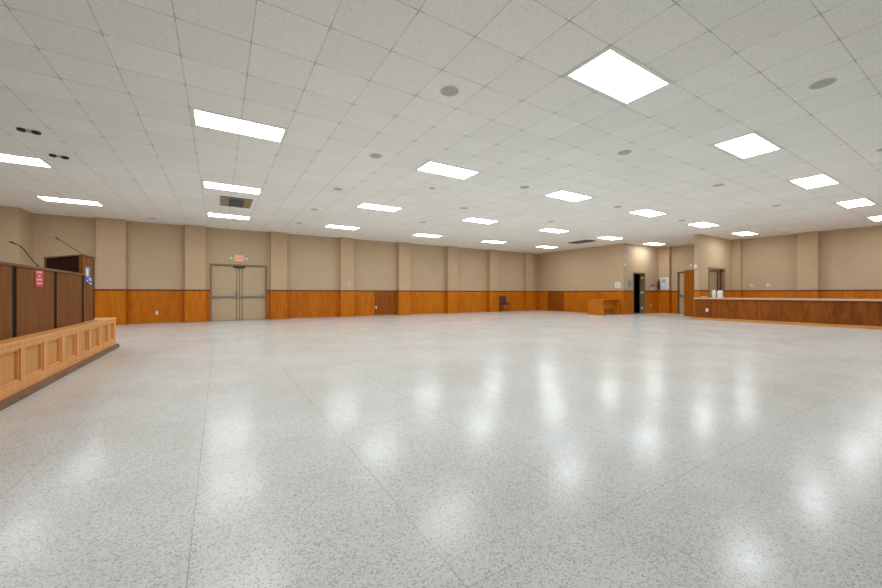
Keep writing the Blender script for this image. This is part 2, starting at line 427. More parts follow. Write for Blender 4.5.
# doors ------------------------------------------------------------
d1 = structure('door_1', ((DX0+DX1)/2, YB, 0))
fr = BM(); w_ = 0.05
box(fr, DX0-w_, DX0+0.006, YB-0.02, YB+0.12, 0, DZ+w_); box(fr, DX1-0.006, DX1+w_, YB-0.02, YB+0.12, 0, DZ+w_); box(fr, DX0+0.006, DX1-0.006, YB-0.02, YB+0.12, DZ-0.006, DZ+w_)
obj('door_frame', fr, 'frame', d1)
mid = (DX0+DX1)/2
for s, (a, c_) in enumerate(((DX0+0.006, mid-0.012), (mid+0.012, DX1-0.006))):
    lf = obj('door_leaf', mbox(a, c_, YB+0.045, YB+0.09, 0.01, DZ-0.012, bev=0.002), 'door', d1)
    pb = BM(); box(pb, a+0.04, c_-0.10, YB-0.025, YB+0.01, 0.90, 0.95, bev=0.01)
    box(pb, a+0.03, a+0.09, YB-0.03, YB+0.045, 0.885, 0.965, bev=0.006); box(pb, c_-0.12, c_-0.04, YB-0.03, YB+0.045, 0.87, 0.98, bev=0.006)
    obj('panic_bar', pb, 'metal', lf)
    vx = c_-0.08 if s == 0 else a+0.08
    rb = BM(); cyl(rb, (vx, YB+0.025, 0.03), (vx, YB+0.025, DZ-0.05), 0.009); box(rb, vx-0.02, vx+0.02, YB+0.005, YB+0.045, 0.02, 0.07); box(rb, vx-0.02, vx+0.02, YB+0.005, YB+0.045, DZ-0.10, DZ-0.04)
    obj('vertical_rod', rb, 'metal', lf)
    cb = BM(); cx = mid+(-0.11 if s == 0 else 0.11)
    box(cb, cx-0.10, cx+0.10, YB-0.02, YB+0.045, DZ-0.065, DZ-0.02, bev=0.006)
    cyl(cb, (cx+(-0.08 if s == 0 else 0.08), YB-0.01, DZ-0.06), (mid, YB-0.09, DZ-0.10), 0.009)
    obj('door_closer', cb, 'darkmetal', lf)
lv_ = BM(); cyl(lv_, (mid-0.07, YB+0.045, 1.06), (mid-0.07, YB-0.03, 1.06), 0.022); cyl(lv_, (mid-0.07, YB-0.03, 1.06), (mid-0.20, YB-0.04, 1.075), 0.011)
obj('lever_handle', lv_, 'metal', d1, smooth=True)
obj('door_seam', mbox(mid-0.012, mid+0.012, YB+0.05, YB+0.07, 0.01, DZ-0.012), 'frame_dark', d1)
obj('threshold', mbox(DX0, DX1, YB, YB+0.14, 0, 0.012), 'metal', d1)
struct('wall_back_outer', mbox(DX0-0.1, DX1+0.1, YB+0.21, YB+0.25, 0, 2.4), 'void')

d2 = structure('door_2', (XR, (EY0+EY1)/2, 0))
fr = BM(); box(fr, XR-0.03, XR+0.12, EY0-0.05, EY0+0.005, 0, 2.18); box(fr, XR-0.03, XR+0.12, EY1-0.005, EY1+0.05, 0, 2.18); box(fr, XR-0.03, XR+0.12, EY0+0.005, EY1-0.005, 2.125, 2.18)
obj('door_frame', fr, 'frame_dark', d2)
mid2 = (EY0+EY1)/2
for a, c_ in ((EY0+0.006, mid2-0.004), (mid2+0.004, EY1-0.006)):
    lf = obj('door_leaf', mbox(XR+0.05, XR+0.09, a, c_, 0.01, 2.12, bev=0.002), 'door', d2)
    pb = BM(); box(pb, XR-0.02, XR+0.015, a+0.06, c_-0.06, 0.90, 0.95, bev=0.01); box(pb, XR-0.02, XR+0.05, a+0.05, a+0.12, 0.88, 0.97, bev=0.005); box(pb, XR-0.02, XR+0.05, c_-0.12, c_-0.05, 0.88, 0.97, bev=0.005)
    obj('panic_bar', pb, 'metal', lf)

# ------------------------------------------------------------------ ceiling lights
def make_light(cx, cy):
    t = thing('ceiling_light', '', 'ceiling light', (cx, cy, H))
    bm = BM(); L_, W_ = G, G/2
    z0, z1 = H-0.006, H+0.0
    fx, fy = 0.045, 0.05
    box(bm, cx-L_, cx+L_, cy-W_, cy-W_+fy, z0, z1); box(bm, cx-L_, cx+L_, cy+W_-fy, cy+W_, z0, z1)
    box(bm, cx-L_, cx-L_+fx, cy-W_+fy, cy+W_-fy, z0, z1); box(bm, cx+L_-fx, cx+L_, cy-W_+fy, cy+W_-fy, z0, z1)
    obj('trim_frame', bm, 'white', t)
    # shallow domed lens
    bm = BM(); nx_, ny_ = 12, 8
    gr = [[bm.verts.new((cx-L_+fx+(2*L_-2*fx)*i/nx_, cy-W_+fy+(2*W_-2*fy)*j/ny_, H-0.003)) for j in range(ny_+1)] for i in range(nx_+1)]
    for i in range(nx_):
        for j in range(ny_): bm.faces.new((gr[i][j], gr[i][j+1], gr[i+1][j+1], gr[i+1][j]))
    o = obj('diffuser', bm, 'lamp', t)
    me = o.data
    if me.polygons[0].normal.z > 0: me.flip_normals()
    return t
ordn = ['leftmost', 'second from left', 'third from left', 'fourth from left', 'fifth from left', 'sixth from left', 'seventh from left']
rows = {22: ('in the row closest to the long back wall', [-7, -1, 5, 11, 17, 23], 'slim lit ceiling panel'),
        16: ('in the second row out from the back wall', [-7, -1, 5, 11, 17, 23, 29], 'lit ceiling panel'),
        10: ('in the third row out from the back wall', [-1, 5, 11, 17, 23, 29], 'lit ceiling panel'),
        4: ('in the row nearest the viewer', [5, 11, 17, 23, 29], 'lit ceiling panel')}
special = {(5, 4): 'largest, brightest ceiling light, nearest the viewer at the upper right of centre',
           (-1, 10): 'long white ceiling light at the upper left, second closest to the viewer',
           (-1, 16): 'white ceiling light just before the grey and tan air vent',
           (-1, 22): 'narrow ceiling light behind the air vent, above the double exit doors',
           (29, 16): 'ceiling light shining on the wall above the dark open doorway',
           (29, 10): 'ceiling light shining on the wing wall above the bar doorway',
           (-7, 16): 'ceiling light cut by the left picture edge, beside two small twin fittings',
           (-7, 22): 'thin ceiling light at left above the lectern microphone'}
proto = None
lamps = []
for r_, (desc, cols_, nm) in rows.items():
    for k, c0 in enumerate(cols_):
        lab = special.get((c0, r_), '%s, %s %s' % (nm, ordn[k], desc))
        lamps.append((c0, r_, lab, 'recessed ceiling lights'))
for c0, r_ in [(-13, 16), (-13, 10), (-7, 10), (-13, 4), (-7, 4), (-1, 4)] + [(c, -2) for c in (17, 23, 29)]:
    lamps.append((c0, r_, 'recessed fluorescent ceiling light outside the photographed view', 'recessed ceiling lights out of view'))
for c0, r_, lab, grp in lamps:
    cx, cy = OX+0.012+G*(c0+1), OY-0.012+G*(r_+0.5)
    if proto is None:
        proto = make_light(cx, cy); proto['label'] = lab; proto['group'] = grp
    else: dup(proto, (cx, cy, H), lab, grp)

# ------------------------------------------------------------------ ceiling speakers
def make_speaker(cx, cy):
    t = thing('ceiling_speaker', '', 'ceiling speaker', (cx, cy, H))
    obj('bezel', lathe(BM(), (cx, cy, H), [(0.116, 0), (0.116, -0.003), (0.110, -0.006), (0.100, -0.006), (0.100, 0)]), 'dimwhite', t, smooth=True)
    obj('grille', lathe(BM(), (cx, cy, H), [(0.100, -0.001), (0.100, -0.004), (0.06, -0.008), (0.01, -0.009), (0.0005, -0.009)]), 'speaker', t, smooth=True)
    return t
spk = [(9.5, 2.5, 'large round grey ceiling speaker at the upper right, nearest the bar side'),
       (3.5, 6.5, 'round grey ceiling speaker high at top centre, closest to the viewer'),
       (9.5, 6.5, 'round grey ceiling speaker between the largest light and the bar row'),
       (15.5, 6.5, 'round ceiling speaker below the second light of the near row'),
       (21.5, 6.5, 'small faint ceiling speaker beside the third light of the near row'),
       (3.5, 10.5, 'round ceiling speaker left of the bright panel near the centre'),
       (9.5, 10.5, 'round ceiling speaker left of the third-row light, right of centre'),
       (15.5, 10.5, 'small ceiling speaker left of the third-row light toward the side room'),
       (21.5, 10.5, 'small ceiling speaker between the two third-row lights near the wing wall'),
       (3.5, 14.5, 'round ceiling speaker above and left of the second-row light at centre left'),
       (9.5, 14.5, 'round ceiling speaker above the second-row light near the centre'),
       (15.5, 14.5, 'tiny ceiling speaker above the second-row light in front of the dark air vent'),
       (3.5, 18.5, 'small ceiling speaker left of and behind the second-row centre-left light'),
       (9.5, 18.5, 'small ceiling speaker between two lights toward the middle of the back wall'),
       (3.5, 22.5, 'tiny ceiling speaker close to the third pilaster of the back wall'),
       (-3.5, 25.2, 'tiny ceiling speaker above the wall left of the double doors'),
       (15.5, 2.5, 'ceiling speaker cut by the right edge of the picture')]
proto = None
for a, c_, lab in spk:
    cx, cy = OX+G*a, OY+G*c_
    if proto is None:
        proto = make_speaker(cx, cy); proto['label'] = lab; proto['group'] = 'round ceiling speakers'
    else: dup(proto, (cx, cy, H), lab)

# smoke detector, twin fittings, vents
def detector(cx, cy, lab):
    t = thing('smoke_detector', lab, 'smoke detector', (cx, cy, H))
    obj('base_plate', lathe(BM(), (cx, cy, H), [(0.062, 0), (0.062, -0.01), (0.05, -0.014)]), 'dimwhite', t, smooth=True)
    obj('sensor_head', lathe(BM(), (cx, cy, H-0.014), [(0.045, 0), (0.042, -0.012), (0.025, -0.022), (0.0005, -0.024)]), 'dimwhite', t, smooth=True)
detector(OX+G*6.55, OY+G*12.45, 'small pale smoke detector on the ceiling behind the bright centre panel')

def twin(x0, y0, lab):
    t = thing('twin_ceiling_fitting', lab, 'ceiling fitting', (x0, y0, H), 'twin fittings above the stage')
    obj('mount_plate', mbox(x0-0.03, x0+0.03, y0-0.035, y0+0.035, H-0.035, H, bev=0.006), 'dimwhite', t)
    for s in (-1, 1):
        c = (x0+s*0.072, y0+s*0.012, H)
        obj('lamp_head', lathe(BM(), c, [(0.05, 0), (0.055, -0.012), (0.05, -0.03), (0.036, -0.034), (0.03, -0.02), (0.0005, -0.02)]), 'darkmetal', t, smooth=True)
twin(-2.455, 7.94, 'twin dark-headed ceiling fitting over the stage, nearer of two')
twin(-2.45, 9.13, 'twin dark-headed ceiling fitting over the stage, farther of two')

def vent(x0, x1, y0, y1, lab, hung=0.03, pm='perf'):
    t = thing('air_vent', lab, 'air vent', ((x0+x1)/2, (y0+y1)/2, H))
    bm = BM(); f = 0.03
    for a in ((x0, x1, y0, y0+f), (x0, x1, y1-f, y1), (x0, x0+f, y0+f, y1-f), (x1-f, x1, y0+f, y1-f)): box(bm, *a, H-hung, H)
    obj('vent_frame', bm, pm, t)
    w3 = (x1-x0-2*f)*0.24
    for a, c_ in ((x0+f, x0+f+w3), (x1-f-w3, x1-f)):
        bm = mbox(a, c_, y0+f, y1-f, H-hung*0.8, H)
        ny = 12
        for i in range(4):
            for j in range(ny):
                px_ = a+(c_-a)*(i+0.5)/4; py_ = y0+f+(y1-y0-2*f)*(j+0.5)/ny
                cyl(bm, (px_, py_, H-hung*0.8-0.004), (px_, py_, H-hung*0.8), 0.012, seg=8)
        obj('perforated_panel', bm, pm, t)
    bm = mbox(x0+f+w3, x1-f-w3, y0+f, y1-f, H-0.008, H)
    n = 12
    for j in range(n):
        yy = y0+f+(y1-y0-2*f)*(j+0.5)/n
        b2 = mbox(x0+f+w3, x1-f-w3, -0.028, 0.028, -0.002, 0.002)
        bmesh.ops.rotate(b2, cent=(0, 0, 0), matrix=Matrix.Rotation(0.3, 3, 'X'), verts=b2.verts)
        bmesh.ops.translate(b2, vec=(0, yy, H-0.02), verts=b2.verts)
        me = bpy.data.meshes.new('t'); b2.to_mesh(me); b2.free(); bm.from_mesh(me); bpy.data.meshes.remove(me)
    obj('louvre', bm, 'grille', t)
vent(0.03, 0.76, 10.70, 11.76, 'grey and tan return air vent in the ceiling between two lights at left')
vent(14.45, 15.10, 10.62, 11.70, 'dark return air vent in the ceiling near the side-room wall', pm='vdark')

# ------------------------------------------------------------------ stage
SX, SH, SY1 = -1.71, 0.585, 9.30
st = thing('stage_platform', 'low light-oak stage platform with square inset panels along its front', 'stage', (-5.3, 3.2, 0))
obj('deck_edge', mbox(-2.0, SX+0.012, -3.0, SY1+0.012, SH-0.03, SH, bev=0.004), 'stage', st)
obj('unseen_grey_deck', mbox(-9.0, -2.0, -3.0, SY1+0.012, SH-0.03, SH-0.001), 'grey_deck', st)  # unseen deck top, made grey to cut orange bounce on the ceiling
obj('side_face', mbox(-9.0, SX-0.03, SY1-0.04, SY1, 0.0, SH-0.03), 'stage', st)
obj('toe_board', mbox(-9.0, -1.665, -3.0, SY1+0.06, 0, 0.068, bev=0.004), 'toe', st)
edges = [9.22]+[8.785-0.565*k for k in range(0, 21)]
bm = BM()
box(bm, SX-0.03, SX, -3.0, SY1, 0.068, 0.17); box(bm, SX-0.03, SX, -3.0, SY1, 0.50, SH-0.03)
box(bm, SX-0.03, SX, 9.17, SY1, 0.17, 0.50)
for y in edges[1:]: box(bm, SX-0.03, SX, y-0.05, y+0.05, 0.17, 0.50)
obj('face_frame', bm, 'stage', st)
for k in range(21):
    a, c_ = edges[k+1]+0.05, (edges[k]-0.05 if k else 9.17)
    pn = obj('inset_panel', mbox(SX-0.045, SX-0.034, a, c_, 0.17, 0.50), 'stage_in', st)
    bm = BM(); q = 0.022
    box(bm, SX-0.034, SX-0.012, a, c_, 0.17, 0.17+q, bev=0.005); box(bm, SX-0.034, SX-0.012, a, c_, 0.50-q, 0.50, bev=0.005)
    box(bm, SX-0.034, SX-0.012, a, a+q, 0.17+q, 0.50-q, bev=0.005); box(bm, SX-0.034, SX-0.012, c_-q, c_, 0.17+q, 0.50-q, bev=0.005)
    obj('panel_moulding', bm, 'stage', pn)

# dais partition on the stage edge
DXF = -1.85; DTOP = 1.372
da = thing('dais_partition', 'long brown wooden partition of wide panels standing along the stage edge', 'partition', (DXF-0.03, 4.4, SH))
breaks = [7.85-1.13*k for k in range(0, 7)]      # far end of each panel
for y in breaks:
    obj('front_panel', mbox(DXF-0.03, DXF, y-1.03, y, SH, DTOP-0.03), 'screen', da)
    obj('post', mbox(DXF-0.12, DXF-0.005, y+0.002, y+0.098, SH, DTOP-0.03), 'post', da)  # dark strip between panels, gap shade painted on the post
yend = breaks[-1]-1.03
obj('cap_rail', mbox(DXF-0.14, DXF+0.018, yend, 7.965, DTOP-0.03, DTOP, bev=0.004), 'cap', da)
obj('end_stile', mbox(DXF-0.12, DXF, 7.949, 7.965, SH, DTOP-0.03), 'screen', da)
obj('back_board', mbox(DXF-0.14, DXF-0.12, yend, 7.965, SH, DTOP-0.03), 'screen', da)

# red sign hung on the partition
sg = thing('red_sign', 'small red sign with white lettering on the brown partition', 'sign', (DXF+0.004, 6.25, 1.13))
obj('sign_board', mbox(DXF+0.001, DXF+0.005, 6.135, 6.365, 1.13, 1.335, bev=0.0008), 'red', sg)
for z, ws in ((1.305, [0.03, 0.03, 0.03, 0.03]), (1.262, [0.03, 0.03]), (1.218, [0.028, 0.028, 0.028, 0.028, 0.028]), (1.172, [0.03, 0.03, 0.03, 0.03])):
    bm = BM(); tot = sum(ws)+0.008*(len(ws)-1); y = 6.25-tot/2
    for w in ws:
        box(bm, DXF+0.005, DXF+0.007, y, y+w*0.28, z-0.012, z+0.012); box(bm, DXF+0.005, DXF+0.007, y+w*0.28, y+w, z+0.006, z+0.012)
        box(bm, DXF+0.005, DXF+0.007, y+w*0.28, y+w*0.8, z-0.004, z+0.002); y += w+0.008
    obj('text_line', bm, 'paper', sg)


# lectern behind the partition end
LX0, LX1, LY0, LY1 = -2.335, -1.89, 8.08, 8.76
lt = thing('lectern', 'tall dark brown wooden lectern at the far end of the stage', 'lectern', ((LX0+LX1)/2, (LY0+LY1)/2, SH))
def slanted(x0, x1, y0, y1, z0, zt0, zt1):
    bm = BM(); vs = [bm.verts.new(p) for p in ((x0, y0, z0), (x1, y0, z0), (x1, y1, z0), (x0, y1, z0), (x0, y0, zt0), (x1, y0, zt1), (x1, y1, zt1), (x0, y1, zt0))]
    for f in ((0, 1, 2, 3), (4, 5, 6, 7), (0, 1, 5, 4), (1, 2, 6, 5), (2, 3, 7, 6), (3, 0, 4, 7)): bm.faces.new([vs[i] for i in f])
    return bm
def zt(x): return 1.60+(x-LX0)/(LX1-LX0)*0.075
for y0_, y1_ in ((LY0+0.02, LY0+0.04), (LY1-0.04, LY1-0.02)):
    obj('side_panel', slanted(LX0+0.02, LX1-0.05, y0_, y1_, SH, zt(LX0), zt(LX1-0.05)), 'lect', lt)
obj('corner_post', slanted(LX1-0.05, LX1, LY0, LY0+0.06, SH, zt(LX1-0.05), zt(LX1)), 'screen', lt)
obj('rear_stile', slanted(LX0, LX0+0.025, LY0, LY0+0.05, SH, zt(LX0), zt(LX0+0.025)), 'screen', lt)
obj('front_panel', mbox(LX1-0.03, LX1-0.006, LY0+0.06, LY1-0.09, SH, zt(LX1-0.03)), 'screen', lt)
obj('far_post', mbox(LX1-0.07, LX1-0.012, LY1-0.09, LY1, SH, zt(LX1-0.07)), 'post', lt)  # recess shade put into its dark colour
bm = slanted(LX0-0.005, LX1+0.01, LY0-0.005, LY1, 1.58, zt(LX0)+0.02, zt(LX1)+0.022)
for v_ in bm.verts:
    if v_.co.z < 1.59: v_.co.z = zt(v_.co.x)
obj('lectern_top', bm, 'cap', lt)
# papers taped to its front
pf = LX1-0.006
t1 = thing('notice_sheet', 'white sheet with purple-grey border taped to the lectern front', 'notice', (pf, 8.32, 1.35))
obj('sheet', mbox(pf+0.0005, pf+0.003, 8.22, 8.44, 1.33, 1.50), 'bluegrey', t1)
obj('white_print', mbox(pf+0.003, pf+0.0045, 8.25, 8.37, 1.335, 1.46), 'paper', t1)
t2 = thing('blue_leaflet', 'blue and white leaflet hanging tilted on the lectern below the sheet', 'leaflet', (pf, 8.4, 1.2))
b2 = mbox(pf+0.003, pf+0.006, 8.21, 8.60, 1.225, 1.345); bmesh.ops.rotate(b2, cent=(pf, 8.4, 1.29), matrix=Matrix.Rotation(-0.16, 3, 'X'), verts=b2.verts)
obj('leaflet', b2, 'blue', t2)
bm = BM()
for y, z, w, h in ((8.24, 1.33, 0.10, 0.018), (8.40, 1.32, 0.12, 0.02), (8.27, 1.25, 0.07, 0.02), (8.42, 1.235, 0.13, 0.022), (8.36, 1.29, 0.16, 0.012)):
    box(bm, pf+0.006, pf+0.0075, y, y+w, z-h/2, z+h/2)
bmesh.ops.rotate(bm, cent=(pf, 8.4, 1.29), matrix=Matrix.Rotation(-0.16, 3, 'X'), verts=bm.verts)
obj('white_print', bm, 'paper', t2)

# gooseneck microphones
def ray(px, py, X):
    l = (px-441)/360.8; c, s = math.cos(YAW), math.sin(YAW)
    d = X/(l*c+s); return (X, d*(c-l*s), EYE+(293.3-py)*d/360.8)
def mic(pts, lab):
    b0 = pts[0]
    t = thing('gooseneck_microphone', lab, 'microphone', b0, 'gooseneck microphones')
    obj('mount', lathe(BM(), b0, [(0.02, 0), (0.02, 0.006), (0.009, 0.012), (0.006, 0.04)]), 'black', t, smooth=True)
    P_ = [Vector(p) for p in pts]; P_[0] = P_[0]+Vector((0, 0, 0.02)); out = []
    for i in range(len(P_)-1):
        for k in range(6):
            u_ = k/6; a = P_[max(i-1, 0)]; b_ = P_[i]; c = P_[i+1]; d = P_[min(i+2, len(P_)-1)]
            out.append(0.5*((2*b_)+(c-a)*u_+(2*a-5*b_+4*c-d)*u_*u_+(3*b_-a-3*c+d)*u_**3))
    out.append(P_[-1])
    obj('gooseneck', tube(BM(), out, 0.005), 'black', t, smooth=True)
    e = out[-1]; dr = (out[-1]-out[-4]).normalized()
    obj('capsule', tube(BM(), [e-dr*0.02, e, e+dr*0.03, e+dr*0.05], [0.006, 0.009, 0.009, 0.005]), 'black', t, smooth=True)
b0 = (-1.93, ray(38, 266, -1.93)[1], DTOP)
mic([b0, ray(29, 256, -1.97), ray(21.5, 247, -2.02), ray(14, 243.3, -2.06)], 'thin black gooseneck microphone rising from the top of the brown partition')
b0 = (-2.0, ray(82.5, 254.5, -2.0)[1], zt(-2.0)+0.026)
mic([b0, ray(80.5, 252.5, -2.02), ray(70, 246.6, -2.14), ray(58, 239.0, -2.30)], 'thin black gooseneck microphone on the tall lectern')

# ------------------------------------------------------------------ bar counter
BX = 16.5; BY1 = 7.10; BY0 = -5.0
bc = thing('bar_counter', 'long low bar counter with brown plywood front along the right wall', 'bar counter', (BX+0.2, 1.0, 0))
cuts = [BY1-1.22*k for k in range(0, 10)]+[BY0]
for a, c_ in zip(cuts, cuts[1:]):
    obj('front_panel', mbox(BX, BX+0.02, c_+0.0015, a-0.0015, 0, 0.82), 'ply', bc)
obj('kick_board', mbox(BX-0.022, BX, BY0, BY1, 0, 0.085, bev=0.004), 'kick', bc)
obj('end_panel', mbox(BX+0.02, BX+0.42, BY1-0.02, BY1, 0, 0.82), 'ply', bc)
obj('back_panel', mbox(BX+0.40, BX+0.42, BY0, BY1-0.02, 0, 0.82), 'ply', bc)
obj('end_bead', mbox(BX-0.012, BX+0.02, BY1, BY1+0.02, 0, 0.82), 'base', bc)
tag(obj('countertop', mbox(BX-0.06, BX+0.43, BY0, BY1+0.02, 0.822, 0.885, bev=0.006), 'top', at=(BX+0.2, 1.0, 0.822)), 'pinkish laminate countertop running the length of the bar', 'countertop')
CT = 0.886
def cups(x, y, r, h, lab, n):
    t = thing('cup_stack', lab, 'cups', (x, y, CT), 'stacked cups on the bar')
    prof = [(r*0.96, 0.0), (r, 0.004)]
    z = 0.0
    for k in range(n):
        z0 = h*0.75*k/n
        prof += [(r, z0+0.004), (r*0.985, z0+h*0.75/n-0.004)]
    prof += [(r*0.80, h*0.93), (r*0.74, h*0.985), (r*0.6, h)]
    obj('cup', lathe(BM(), (x, y, CT), prof), 'white', t, smooth=True)
    return t
# two sleeves of foam cups standing rim down
cups(16.70, 6.50, 0.062, 0.30, 'narrower upright stack of white foam cups on the bar, left of the wider one', 9)
cups(16.70, 6.30, 0.095, 0.285, 'wider white rounded stack on the bar, right of the narrow cup stack', 6)
pt = thing('paper_plates', 'flat white paper plates lying near the left end of the bar', 'plates', (16.62, 6.80, CT))
obj('plate', lathe(BM(), (16.62, 6.80, CT), [(0.07, 0), (0.10, 0.012), (0.125, 0.026), (0.115, 0.028), (0.07, 0.016), (0.0005, 0.016)]), 'white', pt, smooth=True)
obj('plate', lathe(BM(), (16.63, 6.81, CT+0.014), [(0.07, 0), (0.10, 0.012), (0.125, 0.026), (0.115, 0.028), (0.07, 0.016), (0.0005, 0.016)]), 'white', pt, smooth=True)

# ------------------------------------------------------------------ desk by the side-room corner
dk = thing('desk', 'oak veneer pedestal desk standing against the side-room wall', 'desk', (16.25, 11.0, 0))
x0, x1, y0, y1 = 15.60, 16.93, 10.60, 11.46
obj('desktop', mbox(x0-0.01, x1, y0-0.01, y1, 0.725, 0.76, bev=0.004), 'desk', dk)
obj('end_panel', mbox(x0, x0+0.03, y0, y1, 0, 0.725), 'desk', dk)
obj('end_panel', mbox(x1-0.04, x1-0.01, y0, y1, 0, 0.725), 'desk', dk)
obj('modesty_panel', mbox(x0+0.03, x1-0.04, y0+0.30, y0+0.32, 0.28, 0.725), 'desk', dk)
obj('drawer_box', mbox(x1-0.42, x1-0.04, y0+0.34, y1-0.03, 0.5, 0.725), 'desk', dk)

# ------------------------------------------------------------------ chair by the back wall
cx, cy = 13.97, 15.69
ca = math.atan2(0.37, 0.93)
ch = thing('banquet_chair', 'lone plum padded chair with metal legs against the far back wall', 'chair', (cx, cy, 0))
def place(bm):
    rot(bm, ca, (0, 0, 0)); bmesh.ops.translate(bm, vec=(cx, cy, 0), verts=bm.verts); return bm
obj('seat', place(mbox(-0.21, 0.23, -0.215, 0.215, 0.42, 0.50, bev=0.02)), 'purple', ch, smooth=True)
b2 = mbox(-0.025, 0.025, -0.21, 0.21, 0.0, 0.40, bev=0.02)
bmesh.ops.rotate(b2, cent=(0, 0, 0), matrix=Matrix.Rotation(-0.14, 3, 'Y'), verts=b2.verts); bmesh.ops.translate(b2, vec=(-0.225, 0, 0.50), verts=b2.verts)
obj('backrest', place(b2), 'purple', ch, smooth=True)
for s in (-1, 1):
    obj('leg', place(tube(BM(), [(-0.27, s*0.2, 0.0), (-0.22, s*0.2, 0.42), (-0.235, s*0.2, 0.56), (-0.275, s*0.2, 0.86)], 0.011)), 'darkmetal', ch, smooth=True)
    obj('leg', place(tube(BM(), [(0.23, s*0.2, 0.0), (0.20, s*0.2, 0.43)], 0.011)), 'darkmetal', ch, smooth=True)
bm = BM(); cyl(bm, (-0.22, -0.2, 0.405), (-0.22, 0.2, 0.405), 0.01); cyl(bm, (0.2, -0.2, 0.405), (0.2, 0.2, 0.405), 0.01)
for s in (-1, 1): cyl(bm, (-0.22, s*0.2, 0.405), (0.2, s*0.2, 0.405), 0.01); cyl(bm, (-0.25, s*0.2, 0.15), (0.222, s*0.2, 0.15), 0.008)
obj('seat_frame', place(bm), 'darkmetal', ch)

# ------------------------------------------------------------------ exit sign and wall fittings
es_ = thing('exit_sign', 'lit white and red EXIT sign with two lamp heads over the double doors', 'exit sign', (0.67, YB, 2.29))
obj('housing', mbox(0.51, 0.83, YB-0.06, YB, 2.29, 2.53, bev=0.008), 'cream', es_)
fc = bpy.data.curves.new('lettering', 'FONT'); fc.body = 'EXIT'; fc.size = 0.165; fc.extrude = 0.003; fc.align_x = 'CENTER'; fc.offset = 0.004
tx = bpy.data.objects.new('lettering', fc); col.objects.link(tx)
bpy.context.view_layer.update()
dg = bpy.context.evaluated_depsgraph_get()
me = bpy.data.meshes.new_from_object(tx.evaluated_get(dg)); bpy.data.objects.remove(tx)
me.materials.clear(); me.materials.append(M['exit'])
lo = bpy.data.objects.new('lettering', me); col.objects.link(lo); lo.parent = es_
w = max(v_.co.x for v_ in me.vertices)-min(v_.co.x for v_ in me.vertices)
lo.scale = (0.25/w, 1.05, 1); lo.rotation_euler = (PI/2, 0, 0); lo.location = (0, -0.063, 0.065)
for s in (-1, 1):
    bm = BM(); hx_ = 0.67+s*0.255
    cyl(bm, (hx_, YB-0.03, 2.42), (hx_, YB-0.11, 2.40), 0.045, 0.052); cyl(bm, (0.67+s*0.15, YB-0.03, 2.42), (hx_, YB-0.03, 2.42), 0.012)
    obj('lamp_head', bm, 'white', es_, smooth=True)
def outlet(c, nrm, lab, name='wall_outlet', cat='outlet', w=0.075, h=0.12, mat='cream'):
    t = thing(name, lab, cat, c)
    d = 0.008
    def b_(u0, u1, z0, z1, d0, d1):
        if nrm == 'y': return mbox(c[0]+u0, c[0]+u1, c[1]-d1, c[1]-d0, c[2]+z0, c[2]+z1)
        return mbox(c[0]-d1, c[0]-d0, c[1]+u0, c[1]+u1, c[2]+z0, c[2]+z1)
    obj('cover_plate', b_(-w/2, w/2, -h/2, h/2, 0, d), mat, t)
    if name == 'wall_outlet':
        for z in (-0.028, 0.028): obj('socket', b_(-0.016, 0.016, z-0.014, z+0.014, d, d+0.003), 'white', t)
    elif name == 'wall_switch':
        obj('toggle', b_(-0.007, 0.007, -0.015, 0.015, d, d+0.012), 'white', t)
    return t
outlet((-1.86, YB-0.018, 0.37), 'y', 'cream wall outlet in the wainscot left of the double doors')
outlet((6.31, YB-0.018, 0.39), 'y', 'cream wall outlet in the darker wainscot sheet at mid back wall')
outlet((19.45, F1-0.018, 0.41), 'y', 'white wall outlet low on the wainscot right of the dark doorway')
outlet((BX, 6.66, 0.39), 'x', 'cream outlet on the plywood front at the left end of the bar', w=0.09, h=0.13)
outlet((17.22, F1, 1.40), 'y', 'small white wall switch left of the blue-grey poster', 'wall_switch', 'switch')
th = thing('thermostat', 'small thermostat with dark slot on a back-wall pilaster', 'thermostat', (4.89, YP, 1.40))
obj('plate', mbox(4.80, 4.97, YP-0.02, YP, 1.38, 1.55, bev=0.006), 'dimwhite', th)
obj('slot', mbox(4.86, 4.88, YP-0.032, YP-0.02, 1.41, 1.52), 'darkmetal', th)
for Y_, lab in ((6.53, 'left of the two small round white fittings above the bar wainscot'), (5.96, 'right of the two small round white fittings above the bar wainscot')):
    t = thing('round_wall_fitting', lab, 'wall fitting', (XR, Y_, 1.40), 'round wall fittings')
    bm = BM(); cyl(bm, (XR, Y_, 1.40), (XR-0.02, Y_, 1.40), 0.075, 0.068, 28); cyl(bm, (XR-0.02, Y_, 1.40), (XR-0.035, Y_, 1.40), 0.04, 0.03, 20)
    obj('cover', bm, 'cream', t, smooth=True)

# paper on the side-room wall, poster, notice board, dispenser, extinguisher
t = thing('paper_notice', 'white paper notice on the side-room wall above the desk', 'notice', (17.0, 10.74, 1.32))
obj('sheet', mbox(16.994, 17.0, 10.60, 10.89, 1.32, 1.62), 'paper', t)
obj('print', (lambda b_: [box(b_, 16.992, 16.994, 10.65, 10.84, z, z+0.012) for z in (1.38, 1.42, 1.46, 1.50, 1.55)] and b_)(BM()), 'bluegrey', t)
t = thing('poster', 'blue-grey poster with darker heading left of the dark doorway', 'poster', (17.56, F1, 1.34))
obj('sheet', mbox(17.42, 17.71, F1-0.006, F1, 1.34, 1.72), 'bluegrey', t)
obj('heading', mbox(17.47, 17.62, F1-0.008, F1-0.006, 1.62, 1.69), 'printed', t)
obj('grey_block', mbox(17.48, 17.60, F1-0.008, F1-0.006, 1.42, 1.56), 'printed', t)
t = thing('notice_board', 'white notice board with dark emblem and fine print on the pilaster', 'notice board', (XP, 10.12, 1.27))
obj('board', mbox(XP-0.015, XP, 9.92, 10.36, 1.27, 1.90), 'paper', t)
